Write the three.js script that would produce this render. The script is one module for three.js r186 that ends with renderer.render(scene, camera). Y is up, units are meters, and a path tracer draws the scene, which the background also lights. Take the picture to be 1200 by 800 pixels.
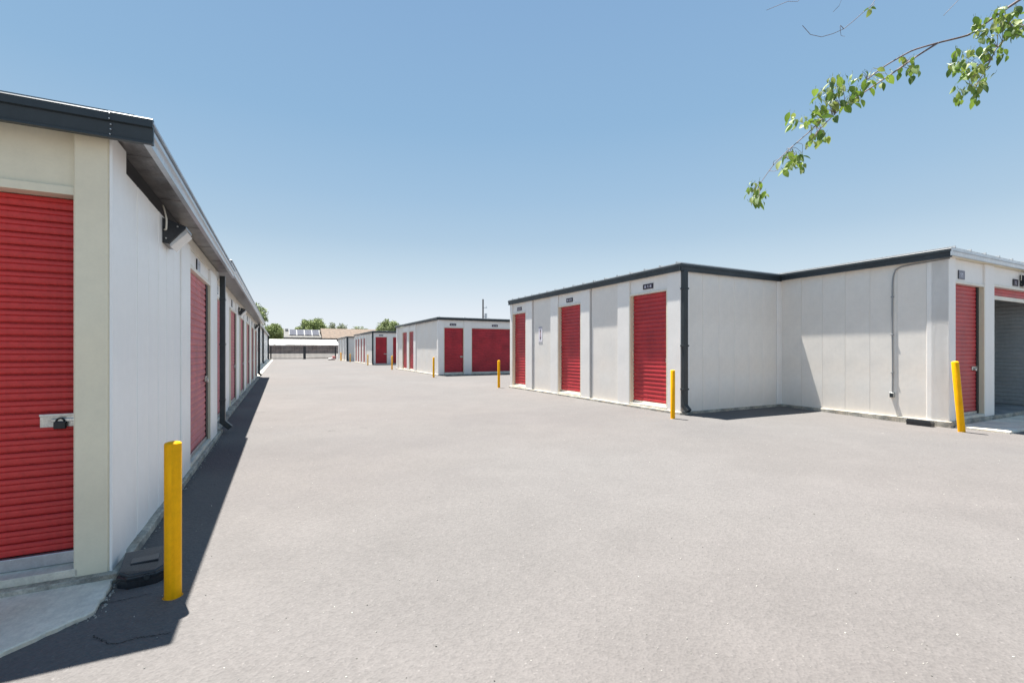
import * as THREE from 'three';
import { mergeGeometries, toCreasedNormals } from 'three/addons/utils/BufferGeometryUtils.js';
import { ImprovedNoise } from 'three/addons/math/ImprovedNoise.js';
import { RoundedBoxGeometry } from 'three/addons/geometries/RoundedBoxGeometry.js';

// ---------------------------------------------------------------- camera, sky, sun, exposure
const scene = new THREE.Scene();
const EYE = 1.2, FOC = 540, HOR = 411;
const yaw = Math.atan(272 / 540), SY = Math.sin(yaw), CY = Math.cos(yaw);
const camera = new THREE.PerspectiveCamera(2 * Math.atan(400 / FOC) * 180 / Math.PI, 1.5, 0.05, 3000);
camera.position.set(0, EYE, 0);
camera.rotation.set(0, -yaw, 0);
camera.setViewOffset(1200, 800, 0, 400 - HOR, 1200, 800);      // a shifted lens: level camera, horizon a little under the middle

const EXPOSURE = 3.3;
const SUN_DIR = new THREE.Vector3(-0.082, 1, -0.285).normalize();
{
  const W = 512, Hh = 256, data = new Float32Array(W * Hh * 4);
  const stops = [[-90, .42, .44, .46], [-2, .74, .79, .82], [0, .86, .90, .93], [4.8, .73, .80, .87], [9, .555, .69, .80], [13.2, .42, .58, .735], [18, .345, .52, .71], [25.4, .272, .455, .672], [37, .236, .402, .635], [60, .175, .345, .59], [90, .15, .31, .55]];
  for (let j = 0; j < Hh; j++) {
    const el = (j + .5) / Hh * 180 - 90;
    let k = 0; while (k < stops.length - 2 && el > stops[k + 1][0]) k++;
    const a = stops[k], b = stops[k + 1], t = Math.min(1, Math.max(0, (el - a[0]) / (b[0] - a[0])));
    for (let i = 0; i < W; i++) {
      const az = (i + .5) / W * 2 * Math.PI, e = el * Math.PI / 180;
      const d = new THREE.Vector3(Math.cos(e) * -Math.cos(az), Math.sin(e), Math.cos(e) * Math.sin(az) * -1);
      const g = Math.pow(Math.max(0, d.dot(SUN_DIR)), 14) * .06 * (el > 0 ? 1 : 0);
      const o = (j * W + i) * 4;
      for (let c = 0; c < 3; c++) data[o + c] = (a[c + 1] + (b[c + 1] - a[c + 1]) * t + g) * 1.045 / EXPOSURE;
      data[o + 3] = 1;
    }
  }
  const tex = new THREE.DataTexture(data, W, Hh, THREE.RGBAFormat, THREE.FloatType);
  tex.mapping = THREE.EquirectangularReflectionMapping; tex.magFilter = THREE.LinearFilter; tex.minFilter = THREE.LinearFilter;
  tex.colorSpace = THREE.LinearSRGBColorSpace; tex.needsUpdate = true;
  scene.background = tex; scene.environment = tex;
}
const sun = new THREE.DirectionalLight(new THREE.Color(1, .965, .90), 4.7);
sun.position.copy(SUN_DIR).multiplyScalar(80).add(new THREE.Vector3(4, 0, -30));
sun.target.position.set(4, 0, -30); scene.add(sun, sun.target);
sun.castShadow = true; sun.shadow.mapSize.set(4096, 4096); sun.shadow.radius = 1;
Object.assign(sun.shadow.camera, { left: -70, right: 70, top: 70, bottom: -70, near: 1, far: 200 });
const renderer = new THREE.WebGLRenderer({ antialias: true });
renderer.toneMapping = THREE.LinearToneMapping; renderer.toneMappingExposure = EXPOSURE;
renderer.shadowMap.enabled = true; renderer.setSize(1024, 682);

// ---------------------------------------------------------------- helpers
let seed = 20240611;
const rnd = () => { seed |= 0; seed = seed + 0x6D2B79F5 | 0; let t = Math.imul(seed ^ seed >>> 15, 1 | seed); t = t + Math.imul(t ^ t >>> 7, 61 | t) ^ t; return ((t ^ t >>> 14) >>> 0) / 4294967296; };
const rr = (a, b) => a + (b - a) * rnd();
const V = (x, y, z) => new THREE.Vector3(x, y, z);
const noise = new ImprovedNoise();
const smooth = (a, b, x) => { const t = Math.min(1, Math.max(0, (x - a) / (b - a))); return t * t * (3 - 2 * t); };
const at = (u, v, d) => { const l = (u - 600) / FOC * d; return V(d * SY + l * CY, EYE - (v - HOR) * d / FOC, -d * CY + l * SY); };   // pixel + distance -> point

const GROUND = -0.05;
const groundY = (x, z) => {
  let y = GROUND - .05 * smooth(7.5, 10, x) * smooth(-7, -4, z);
  y += .004 * noise.noise(x * .35, 3.1, z * .35);
  return y;
};
const taken = new Map();
function numbered(n) { const k = taken.get(n) || 0; taken.set(n, k + 1); return k ? `${n}_${String(k).padStart(3, '0')}` : n; }
function thing(name, label, category, pos = [0, 0, 0], group) {
  const o = new THREE.Group(); o.name = numbered(name); o.position.set(...pos); scene.add(o);
  o.userData = { label, category }; if (group) o.userData.group = group; return o;
}
function sh(m) { m.castShadow = true; m.receiveShadow = true; return m; }
function mesh(name, geo, mat, parent, pos, ry = 0) {
  const m = sh(new THREE.Mesh(geo, mat)); m.name = name; if (pos) m.position.set(...pos); m.rotation.y = ry; parent.add(m); return m;
}
function structure(name, geo, mat) { const m = sh(new THREE.Mesh(geo, mat)); m.name = numbered(name); m.userData = { kind: 'structure' }; scene.add(m); return m; }
// uv in metres from the dominant normal axis
function metric(g0, ox = 0, oy = 0) {
  const g = g0.index ? g0.toNonIndexed() : g0;
  if (!g.attributes.normal) g.computeVertexNormals();
  const p = g.attributes.position, n = g.attributes.normal, uv = new Float32Array(p.count * 2);
  for (let i = 0; i < p.count; i += 3) {
    let nx = 0, ny = 0, nz = 0;
    for (let k = 0; k < 3; k++) { nx += n.getX(i + k); ny += n.getY(i + k); nz += n.getZ(i + k); }
    nx = Math.abs(nx); ny = Math.abs(ny); nz = Math.abs(nz);
    for (let k = 0; k < 3; k++) {
      const x = p.getX(i + k), y = p.getY(i + k), z = p.getZ(i + k);
      let a, b; if (ny > nx && ny > nz) { a = x; b = z; } else if (nx > nz) { a = z; b = y; } else { a = x; b = y; }
      uv[(i + k) * 2] = a + ox; uv[(i + k) * 2 + 1] = b + oy;
    }
  }
  g.setAttribute('uv', new THREE.BufferAttribute(uv, 2)); return g;
}
const merge = list => { const l = list.map(g => { const q = g.index ? g.toNonIndexed() : g; for (const k of Object.keys(q.attributes)) if (!['position', 'normal', 'uv'].includes(k)) q.deleteAttribute(k); if (!q.attributes.uv) metric(q); return q; }); return mergeGeometries(l, false); };
const boxAt = (x0, x1, y0, y1, z0, z1) => new THREE.BoxGeometry(x1 - x0, y1 - y0, z1 - z0).translate((x0 + x1) / 2, (y0 + y1) / 2, (z0 + z1) / 2);
// box with a small chamfer round all edges
function softBox(w, h, d, r = .004) { return new RoundedBoxGeometry(w, h, d, 1, Math.min(r, w / 2.1, h / 2.1, d / 2.1)); }
const softAt = (x0, x1, y0, y1, z0, z1, r) => softBox(x1 - x0, y1 - y0, z1 - z0, r).translate((x0 + x1) / 2, (y0 + y1) / 2, (z0 + z1) / 2);
function tube(points, r, seg = 6, n = 0, taper = null) {
  const c = new THREE.CatmullRomCurve3(points, false, 'catmullrom', .25), N = n || points.length * 6;
  const g = new THREE.TubeGeometry(c, N, r, seg, false);
  if (taper) { const p = g.attributes.position; for (let i = 0; i <= N; i++) { const q = c.getPointAt(i / N), k = taper(i / N); for (let j = 0; j <= seg; j++) { const id = i * (seg + 1) + j; p.setXYZ(id, q.x + (p.getX(id) - q.x) * k, q.y + (p.getY(id) - q.y) * k, q.z + (p.getZ(id) - q.z) * k); } } g.computeVertexNormals(); }
  return g;
}

// ---------------------------------------------------------------- textures
function dataTex(n, f, srgb, repeat) {
  const d = new Uint8Array(n * n * 4);
  for (let j = 0; j < n; j++) for (let i = 0; i < n; i++) { const c = f(i, j, n), o = (j * n + i) * 4; d[o] = Math.min(255, Math.max(0, c[0])); d[o + 1] = Math.min(255, Math.max(0, c[1])); d[o + 2] = Math.min(255, Math.max(0, c[2])); d[o + 3] = 255; }
  const t = new THREE.DataTexture(d, n, n); t.wrapS = t.wrapT = THREE.RepeatWrapping; t.magFilter = THREE.LinearFilter; t.minFilter = THREE.LinearMipmapLinearFilter; t.generateMipmaps = true;
  if (srgb) t.colorSpace = THREE.SRGBColorSpace; t.repeat.set(repeat, repeat); t.needsUpdate = true; return t;
}
// tileable value noise
function tileNoise(n, cells, s) {
  let q = s; const R = () => (q = (q * 16807) % 2147483647) / 2147483647; const g = new Float32Array(cells * cells).map(R);
  const out = new Float32Array(n * n);
  for (let j = 0; j < n; j++) { const y = j / n * cells, y0 = Math.floor(y), fy = y - y0, sy = fy * fy * (3 - 2 * fy), ya = y0 % cells * cells, yb = (y0 + 1) % cells * cells;
    for (let i = 0; i < n; i++) { const x = i / n * cells, x0 = Math.floor(x), fx = x - x0, sx = fx * fx * (3 - 2 * fx), xa = x0 % cells, xb = (x0 + 1) % cells;
      const a = g[ya + xa] + (g[ya + xb] - g[ya + xa]) * sx, b = g[yb + xa] + (g[yb + xb] - g[yb + xa]) * sx; out[j * n + i] = a + (b - a) * sy - .5; } }
  return out;
}
const PN = 512, pn1 = tileNoise(PN, 6, 11), pn2 = tileNoise(PN, 40, 23), pn3 = tileNoise(PN, 200, 37), pnS = tileNoise(PN, 90, 51);
function paintTex(rgb, amp, tint, repeat) {
  return dataTex(PN, (i, j) => { const k = j * PN + i, ks = (Math.floor(j / 12) % PN) * PN + i; const v = 1 + amp * (pn1[k] * 1.1 + pn2[k] * .6 + pn3[k] * .5 + pnS[ks] * .35); const w = pn1[(k + 9999) % (PN * PN)] * tint; return [rgb[0] * v * (1 + w), rgb[1] * v, rgb[2] * v * (1 - w)]; }, true, repeat);
}
const grainBump = dataTex(PN, (i, j) => { const k = j * PN + i, v = 128 + 90 * pn3[k] + 60 * pn2[k]; return [v, v, v]; }, false, 2);
const oilcan = dataTex(256, (i, j) => { const k = (j * 2) * PN + i * 2, v = 128 + 150 * pn1[k] + 30 * pn2[k]; return [v, v, v]; }, false, .5);
const S = x => Math.round(255 * Math.pow(x, 1 / 2.2));     // linear albedo to 8-bit
const sRGB = (r, g, b) => [S(r), S(g), S(b)];
const mat = o => new THREE.MeshStandardMaterial(o), phys = o => new THREE.MeshPhysicalMaterial(o);
const lin = (r, g, b) => new THREE.Color().setRGB(r, g, b);
const M = {
  white: mat({ map: paintTex(sRGB(.90, .88, .855), .022, .012, .5), roughness: .42, bumpMap: oilcan, bumpScale: .003 }),
  white2: mat({ map: paintTex(sRGB(.85, .815, .765), .022, .012, .43), roughness: .45, bumpMap: oilcan, bumpScale: .003 }),
  cream: mat({ map: paintTex(sRGB(.79, .72, .555), .03, .015, .6), roughness: .5, bumpMap: oilcan, bumpScale: .002 }),
  offwhite: mat({ map: paintTex(sRGB(.81, .76, .695), .028, .015, .47), roughness: .48, bumpMap: oilcan, bumpScale: .003 }),
  trim: mat({ map: paintTex(sRGB(.78, .735, .64), .05, .02, .7), roughness: .45 }),
  red: phys({ specularIntensity: .6, map: paintTex(sRGB(.66, .05, .046), .13, .02, .8), roughness: .38, bumpMap: grainBump, bumpScale: .0006 }),
  red2: phys({ specularIntensity: .7, map: paintTex(sRGB(.50, .038, .046), .12, .02, .7), roughness: .36 }),
  red3: phys({ specularIntensity: .7, map: paintTex(sRGB(.44, .03, .042), .15, .03, .5), roughness: .42 }),
  redFaded: mat({ map: paintTex(sRGB(.50, .10, .12), .16, .03, .9), roughness: .5 }),
  dark: mat({ map: paintTex(sRGB(.022, .030, .036), .16, .02, .6), roughness: .42 }),
  black: mat({ color: lin(.012, .013, .015), roughness: .5 }),
  blackPlastic: mat({ map: paintTex(sRGB(.022, .025, .03), .25, .02, 3), roughness: .24, bumpMap: grainBump, bumpScale: .0006 }),
  galv: mat({ map: paintTex(sRGB(.58, .60, .62), .10, .02, .9), roughness: .36, metalness: .75 }),
  deck: mat({ map: paintTex(sRGB(.19, .18, .18), .35, .05, 1.6), roughness: .34, metalness: .4 }),
  roof: mat({ map: paintTex(sRGB(.54, .55, .55), .07, .02, .4), roughness: .4, metalness: .3 }),
  steel: mat({ map: paintTex(sRGB(.58, .58, .55), .2, .04, 4), roughness: .32, metalness: .8 }),
  lens: new THREE.MeshPhysicalMaterial({ color: lin(.85, .86, .86), roughness: .25, transmission: .5, thickness: 0 }),
  yellow: phys({ specularIntensity: .18, map: paintTex(sRGB(.96, .46, .003), .07, .03, 1.3), roughness: .42, bumpMap: grainBump, bumpScale: .0012 }),
  concrete: mat({ map: paintTex(sRGB(.74, .68, .565), .13, .04, .9), roughness: .9, bumpMap: grainBump, bumpScale: .003 }),
  kerb: mat({ map: paintTex(sRGB(.42, .385, .32), .36, .06, 1.1), roughness: .92, bumpMap: grainBump, bumpScale: .005 }),
  interior: mat({ map: paintTex(sRGB(.46, .48, .48), .07, .02, .6), roughness: .5, metalness: .3 }),
  floor: mat({ map: paintTex(sRGB(.26, .26, .25), .25, .03, .6), roughness: .8 }),
  iron: mat({ color: lin(.03, .03, .032), roughness: .5 }),
  wood: mat({ map: paintTex(sRGB(.31, .235, .205), .28, .05, .3), roughness: .85 }),
  bark: mat({ map: paintTex(sRGB(.20, .165, .14), .5, .06, 3), roughness: .9, bumpMap: grainBump, bumpScale: .004 }),
  conduit: mat({ map: paintTex(sRGB(.30, .31, .32), .15, .02, 3), roughness: .4, metalness: .4 }),
  twig: mat({ map: paintTex(sRGB(.17, .12, .11), .4, .06, 8), roughness: .7 }),
};
// ---------------------------------------------------------------- ground
{
  const n = 1024, a1 = tileNoise(n, 260, 5), a2 = tileNoise(n, 120, 7), a3 = tileNoise(n, 14, 9), a4 = tileNoise(n, 500, 13);
  let q = 77; const R = () => (q = (q * 16807) % 2147483647) / 2147483647;
  const spec = new Float32Array(n * n);
  for (let k = 0; k < 5200; k++) { const x = R() * n | 0, y = R() * n | 0, r = .6 + R() * R() * 1.8, s = R() < .72 ? .5 + R() * .9 : -.3 - R() * .35; for (let dy = -3; dy <= 3; dy++) for (let dx = -3; dx <= 3; dx++) { if (dx * dx + dy * dy <= r * r) spec[((y + dy + n) % n) * n + (x + dx + n) % n] = s; } }
  const val = k => 1 + .12 * a1[k] + .09 * a2[k] + .06 * a3[k] + .16 * a4[k];
  const map = dataTex(n, (i, j) => { const k = j * n + i; const v = val(k) * (1 + .26 * spec[k]); const A = .84; return [S(Math.min(1, A * v * .625)), S(Math.min(1, A * v * .577)), S(Math.min(1, A * v * .556))]; }, true, 1 / 3.1);
  const bump = dataTex(n, (i, j) => { const k = j * n + i; const v = 110 + 120 * a1[k] + 70 * a2[k] + 120 * a4[k] + 50 * Math.max(0, spec[k]); return [v, v, v]; }, false, 1 / 3.1);
  M.asphalt = mat({ map, bumpMap: bump, bumpScale: .006, roughness: .93, vertexColors: true });
  // graded grid: fine near the camera
  const xs = [], zs = [];
  for (let x = -6; x <= 16.01; x += .125) xs.push(x);
  for (let x = 18; x <= 90; x += 6) xs.push(x); for (let x = -8; x >= -60; x -= 6) xs.unshift(x);
  for (let z = 3; z >= -18.01; z -= .125) zs.push(z); for (let z = -19; z >= -79; z -= 1) zs.push(z); for (let z = 6; z <= 40; z += 5) zs.unshift(z);
  const pos = [], uv = [], col = [], idx = [];
  for (const z of zs) for (const x of xs) {
    pos.push(x, groundY(x, z), z); uv.push(x, z);
    const big = noise.noise(x * .22, 8.2, z * .22), mid = noise.noise(x * .7, 4.4, z * .7), fine = noise.noise(x * 2.3, 1.7, z * 2.3);
    // worn-through patches with pale stone showing, and darker tarry patches
    const worn = smooth(.12, .45, big + .45 * mid + .25 * fine), tar = smooth(.18, .5, -big * .8 + .5 * noise.noise(x * .5, 20.4, z * .9) + .25 * fine);
    const v = .225 * (1 + .05 * worn - .07 * tar + .035 * fine + .03 * mid);
    const hue = noise.noise(x * .31, 31.3, z * .31); col.push(v * (1 + .03 * hue), v, v * (1 - .012 * hue + .01 * tar));
  }
  const nx = xs.length;
  for (let j = 0; j < zs.length - 1; j++) for (let i = 0; i < nx - 1; i++) { const a = j * nx + i, b = a + 1, c = a + nx, d = c + 1; idx.push(a, b, c, b, d, c); }
  const g = new THREE.BufferGeometry(); g.setAttribute('position', new THREE.Float32BufferAttribute(pos, 3)); g.setAttribute('uv', new THREE.Float32BufferAttribute(uv, 2)); g.setAttribute('color', new THREE.Float32BufferAttribute(col, 3)); g.setIndex(idx); g.computeVertexNormals();
  if (g.attributes.normal.getY(0) < 0) { g.setIndex(idx.map((_, i) => idx[i - i % 3 + [0, 2, 1][i % 3]])); g.computeVertexNormals(); }
  structure('asphalt_lot', g, M.asphalt);
  // land all round, rising a little beyond the gate to the street
  const p2 = [], u2 = [], i2 = [], zz = [60, -78, -84, -92, -100, -108, -160, -400, -1500], xx = [-1500, -300, -80, -20, 0, 20, 80, 300, 1500];
  for (const z of zz) for (const x of xx) { p2.push(x, z > -79 ? -.16 : -.16 + .86 * smooth(-79, -104, z), z); u2.push(x, z); }
  for (let j = 0; j < zz.length - 1; j++) for (let i = 0; i < xx.length - 1; i++) { const a = j * xx.length + i, b = a + 1, c = a + xx.length, d = c + 1; i2.push(a, b, c, b, d, c); }
  const g2 = new THREE.BufferGeometry(); g2.setAttribute('position', new THREE.Float32BufferAttribute(p2, 3)); g2.setAttribute('uv', new THREE.Float32BufferAttribute(u2, 2)); g2.setIndex(i2); g2.computeVertexNormals();
  structure('street_ground', g2, mat({ map: paintTex(sRGB(.125, .112, .10), .2, .05, .05), roughness: .95, side: THREE.DoubleSide }));
}
// concrete aprons and curb-height slabs: a polygon in x,z with a top that follows top(x,z)
function slab(name, pts, y0, y1, material, bev = .012) {
  const s = new THREE.Shape(pts.map(([x, z]) => new THREE.Vector2(x, -z)));
  const g = new THREE.ExtrudeGeometry(s, { depth: y1 - y0 - bev, bevelEnabled: true, bevelThickness: bev, bevelSize: bev, bevelOffset: -bev, bevelSegments: 1 });
  g.rotateX(-Math.PI / 2).translate(0, y0, 0);
  return structure(name, metric(g), material);
}
{
  // the ragged outer edge of the apron by the near red door
  const edge = []; const E0 = [-.80, -3.19], E1 = [-.785, -2.83], E2 = [-1.04, -2.60], E3 = [-2.6, -2.42];
  const ragged = (a, b, n, amp) => { for (let i = 0; i < n; i++) { const t = i / n; edge.push([a[0] + (b[0] - a[0]) * t + amp * rr(-1, 1), a[1] + (b[1] - a[1]) * t + amp * rr(-1, 1)]); } };
  ragged(E0, E1, 14, .006); ragged(E1, E2, 10, .006); ragged(E2, E3, 20, .008); edge.push(E3, [-2.6, -3.19]);
  slab('concrete_apron', edge, -.12, -.028, M.concrete, .006);
  slab('concrete_apron', [[10.2, -3.58], [10.2, -2.93], [17, -2.93], [17, -3.58]], -.2, -.06, M.concrete);
  slab('concrete_apron', [[-1.51, -25.4], [-.88, -25.4], [-.88, -73], [-1.51, -73]], -.2, -.02, M.concrete);
}

// ---------------------------------------------------------------- storage buildings
// corrugated sheet, ribs across x, facing +z, lower edge at y = 0
function corrugated(w, h, pitch, amp, stepsX = 1, wide = false) {
  const prof = []; const n = Math.max(1, Math.round(h / pitch)), p = h / n;
  for (let i = 0; i < n; i++) for (const [t, d] of wide ? [[0, 0], [.06, 0], [.14, .9], [.3, 1], [.62, 1], [.70, .95], [.95, .05]] : [[0, 0], [.10, .0], [.20, .75], [.42, 1], [.60, .82], [.66, .5], [.72, .82], [.86, .7]]) prof.push([(i + t) * p, d * amp]);
  prof.push([h, 0]);
  const pos = [], uv = [], idx = [];
  prof.forEach(([y, z]) => { for (let i = 0; i <= stepsX; i++) { const x = -w / 2 + w * i / stepsX; pos.push(x, y, z); uv.push(x, y); } });
  const k = stepsX + 1;
  for (let j = 0; j < prof.length - 1; j++) for (let i = 0; i < stepsX; i++) { const a = j * k + i; idx.push(a, a + 1, a + k, a + 1, a + k + 1, a + k); }
  const g = new THREE.BufferGeometry(); g.setAttribute('position', new THREE.Float32BufferAttribute(pos, 3)); g.setAttribute('uv', new THREE.Float32BufferAttribute(uv, 2)); g.setIndex(idx);
  return toCreasedNormals(g, .5);
}
// one slat of the near door: a rolled steel strip with a main fold and a minor bead
const slatCache = new Map();
function slatGeo(w, p) {
  const key = w + '_' + p; if (slatCache.has(key)) return slatCache.get(key);
  const s = new THREE.Shape(); const a = .013;
  const pts = [[0, -.7], [.055, -.7], [.10, .55], [.2, .92], [.40, 1], [.54, .92], [.60, .42], [.66, .85], [.88, .8], [.955, .5], [1, -.7]];
  s.moveTo(-.014, 0); for (const [t, d] of pts) s.lineTo(d * a, t * p); s.lineTo(-.014, p); s.closePath();
  const g = new THREE.ExtrudeGeometry(s, { depth: w, bevelEnabled: false }); g.rotateY(-Math.PI / 2).translate(w / 2, 0, 0);   // shape x -> +z
  const m = metric(g); slatCache.set(key, m); return m;
}
// wall panel with chamfered vertical edges so that joints read as V grooves; front at z = 0
const panelCache = new Map();
function panelGeo(w, h, t, c = .006) {
  const key = [w.toFixed(3), h.toFixed(3), t.toFixed(3), c].join(); if (panelCache.has(key)) return panelCache.get(key);
  const s = new THREE.Shape(); const x = w / 2 - .001; s.moveTo(-x, -t); s.lineTo(x, -t); s.lineTo(x, -c); s.lineTo(x - c, 0); s.lineTo(-x + c, 0); s.lineTo(-x, -c); s.closePath();
  const g = new THREE.ExtrudeGeometry(s, { depth: h, bevelEnabled: false }); g.rotateX(-Math.PI / 2);   // shape y -> -z ; extrude -> y
  g.scale(1, 1, -1); const ix = g.toNonIndexed ? (g.index ? g.toNonIndexed() : g) : g;                  // mirror so the front looks to +z
  const p = ix.attributes.position; for (let i = 0; i < p.count; i += 3) { for (const k of ['X', 'Y', 'Z']) { const b = p['get' + k](i + 1), d = p['get' + k](i + 2); p['set' + k](i + 1, d); p['set' + k](i + 2, b); } }
  ix.computeVertexNormals(); const m = metric(ix, w * 3.7, h * .3); panelCache.set(key, m); return m;
}
const plateTex = new Map();
function plateMat(text, bg, fg) {
  const key = text + bg; if (plateTex.has(key)) return plateTex.get(key);
  const c = document.createElement('canvas'); c.width = 128; c.height = 64; const x = c.getContext('2d');
  x.fillStyle = bg; x.fillRect(0, 0, 128, 64); x.fillStyle = fg; x.font = 'bold 46px sans-serif'; x.textAlign = 'center'; x.textBaseline = 'middle';
  const n = text.length; [...text].forEach((ch, i) => x.fillText(ch, 64 + (i - (n - 1) / 2) * 34, 34));
  const t = new THREE.CanvasTexture(c); t.colorSpace = THREE.SRGBColorSpace; const m = mat({ map: t, roughness: .4 }); plateTex.set(key, m); return m;
}
// a face of a building: origin o (world), angle; local x to the right seen from outside, z outwards
const LOOK = { px: Math.PI / 2, mx: -Math.PI / 2, pz: 0 };
function faceOf(b, ox, oz, look) {
  const th = LOOK[look], c = Math.cos(th), s = Math.sin(th);
  const w = (x, z) => [ox + x * c + z * s - b.position.x, oz - x * s + z * c - b.position.z];
  return {
    b, th,
    add(name, geo, m, x, y, z, parent) {
      if (parent) return mesh(name, geo, m, parent, [x, y, z]);
      const [X, Z] = w(x, z); return mesh(name, geo, m, b, [X, y, Z], th);
    },
    group(name, x, y, z) { const g = new THREE.Group(); g.name = name; const [X, Z] = w(x, z); g.position.set(X, y, Z); g.rotation.y = th; b.add(g); return g; },
  };
}
function doorPart(F, a, b, y0, y1, rec, o = {}) {
  if (o.gap) { F.add('door_guide', metric(boxAt(-o.gap / 2, o.gap / 2, y0, y1, -.02, .0)), M.black, b - o.gap / 2, 0, -rec + .022); b -= o.gap * .8; }
  const w = b - a, cx = (a + b) / 2, D = F.group('door', cx, y0, -rec);
  if (o.slats) {
    const n = Math.round((y1 - y0 - .07) / .0695), p = (y1 - y0 - .07) / n, g = slatGeo(w - .02, p);
    for (let i = 0; i < n; i++) mesh('slat', g, o.mat || M.red, D, [0, .07 + i * p, rr(-.0015, .0015)]);
  } else mesh('curtain', o.wide ? corrugated(w - .02, y1 - y0 - .05, .09, .019, 1, true) : corrugated(w - .02, y1 - y0 - .05, .0725, .013), o.mat || M.red, D, [0, .05, 0]);
  mesh('bottom_bar', metric(softAt(-w / 2 + .01, w / 2 - .01, 0, o.slats ? .066 : .048, -.012, .022, .004)), o.barMat || M.steel, D);
  for (const s of [-1, 1]) mesh('guide', metric(boxAt(s * w / 2 - (s > 0 ? .03 : .004), s * w / 2 + (s > 0 ? .004 : .03), 0, y1 - y0, -.03, -.006)), M.black, D);
  if (o.latch) {                                                       // slide bolt plate and padlock
    const L = o.latch, W = L.w || .14, sgn = L.side || 1, lx = sgn * (w / 2 - W / 2 - .005);
    mesh('latch', merge([metric(softAt(lx - W / 2, lx + W / 2, L.y - .036, L.y + .036, .014, .02, .002)), metric(softAt(lx - W / 2, lx + W / 2, L.y + .022, L.y + .036, .02, .03, .002)), metric(softAt(lx - W * .2, lx + W * .5, L.y - .008, L.y + .010, .02, .034, .003))]), M.steel, D);
    const lock = mesh('padlock', merge([metric(softAt(lx + sgn * W * .02 - .022, lx + sgn * W * .02 + .03, L.y - .045, L.y - .004, .026, .048, .006)), new THREE.TorusGeometry(.016, .0045, 6, 12, Math.PI).translate(lx + sgn * W * .02 + .004, L.y - .004, .037)]), L.bright ? M.steel : M.black, D);
    lock.rotation.z = 0;
  }
  return D;
}
// items: [kind, a, b, options]; y0 foot of the wall, yt its top
function facade(F, items, yt, mats, o = {}) {
  const y0 = 0, back = .24, hd = o.hd || 2.4;
  for (const [kind, a, b, op = {}] of items) {
    const w = b - a, cx = (a + b) / 2;
    if (kind === 'pil') F.add('pilaster', panelGeo(w, yt - y0, back, .008), op.mat || mats.pil, cx, y0, op.out || 0);
    else if (kind === 'skin') F.add('corner_trim', panelGeo(w, (op.h || yt) - y0, .012, .003), op.mat || mats.pil, cx, y0, 0);
    else if (kind === 'panel') {
      const n = op.n || Math.max(1, Math.round(w / .45)), pw = w / n, rec = op.rec ?? .04;
      for (let i = 0; i < n; i++) F.add('wall_panel', panelGeo(pw, yt - y0, back - rec, op.c || .005), op.mat || mats.wall, a + (i + .5) * pw, y0, -rec + rr(-.0012, .0012));
    } else if (kind === 'door') {
      const h = op.h || hd, rec = op.rec ?? .105, hrec = op.hrec ?? .03;
      F.add('header', panelGeo(w, yt - h, back - hrec, .004), op.hmat || mats.head || mats.wall, cx, h, -hrec);
      F.add('header_trim', metric(softAt(-w / 2 + .002, w / 2 - .002, 0, .045, -.05, .018, .003)), mats.trim, cx, h - .001, -hrec + .004);
      for (const s of [-1, 1]) F.add('jamb', metric(boxAt(-.012, .012, 0, h - .003, 0, back - .01)), mats.jamb || M.trim, cx + s * (w / 2 - .0125), y0, -back + .004);
      doorPart(F, a + .025, b - .025, op.sill ?? .03, h - .002, rec, op);
      F.add('sill', metric(softAt(-w / 2 + .005, w / 2 - .005, 0, (op.sill ?? .03) - .002, -back, .0, .004)), M.concrete, cx, y0, 0);
      if (op.plate) F.add('unit_number_plate', metricPlate(op.pw || .30, op.ph || .11), [M.black, M.black, M.black, M.black, op.plate, M.black], cx + (op.px || 0), (op.py || h + .15), -hrec + .008);
    }
  }
}
function metricPlate(w, h) { return new THREE.BoxGeometry(w, h, .012); }
function kerbPart(b, x0, x1, z0, z1, y0 = -.3, y1 = 0) { return mesh('foundation', metric(softAt(x0, x1, y0, y1, z0, z1, .012)), M.kerb, b, [-b.position.x, 0, -b.position.z]); }
function core(b, x0, x1, z0, z1, y1) { return mesh('wall_core', metric(boxAt(x0, x1, -.02, y1, z0, z1)), M.black, b, [-b.position.x, 0, -b.position.z]); }
// dark metal fascia along one edge, from p to q (x,z), outward normal n; profile: face, drip below and cap lip above
function fasciaPart(b, p, q, n, y0, y1, m, name = 'fascia') {
  const len = Math.hypot(q[0] - p[0], q[1] - p[1]), h = y1 - y0;
  const s = new THREE.Shape();   // x outwards, y up
  [[-.02, 0], [.012, 0], [.012, .012], [.0, .018], [.004, h * .62], [.018, h * .66], [.018, h - .006], [.012, h], [-.02, h]].forEach(([x, y], i) => i ? s.lineTo(x, y) : s.moveTo(x, y)); s.closePath();
  const g = new THREE.ExtrudeGeometry(s, { depth: len, bevelEnabled: false }); g.translate(0, 0, -len / 2);
  const th = Math.atan2(n[0], n[1]);     // outward local x -> n
  const M4 = new THREE.Matrix4().makeBasis(V(n[0], 0, n[1]), V(0, 1, 0), V(-n[1] * 1, 0, n[0]));
  g.applyMatrix4(M4); g.translate((p[0] + q[0]) / 2 - b.position.x, y0, (p[1] + q[1]) / 2 - b.position.z);
  if (M4.determinant() < 0) throw new Error('flip');
  return mesh(name, metric(g), m, b);
}
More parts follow.
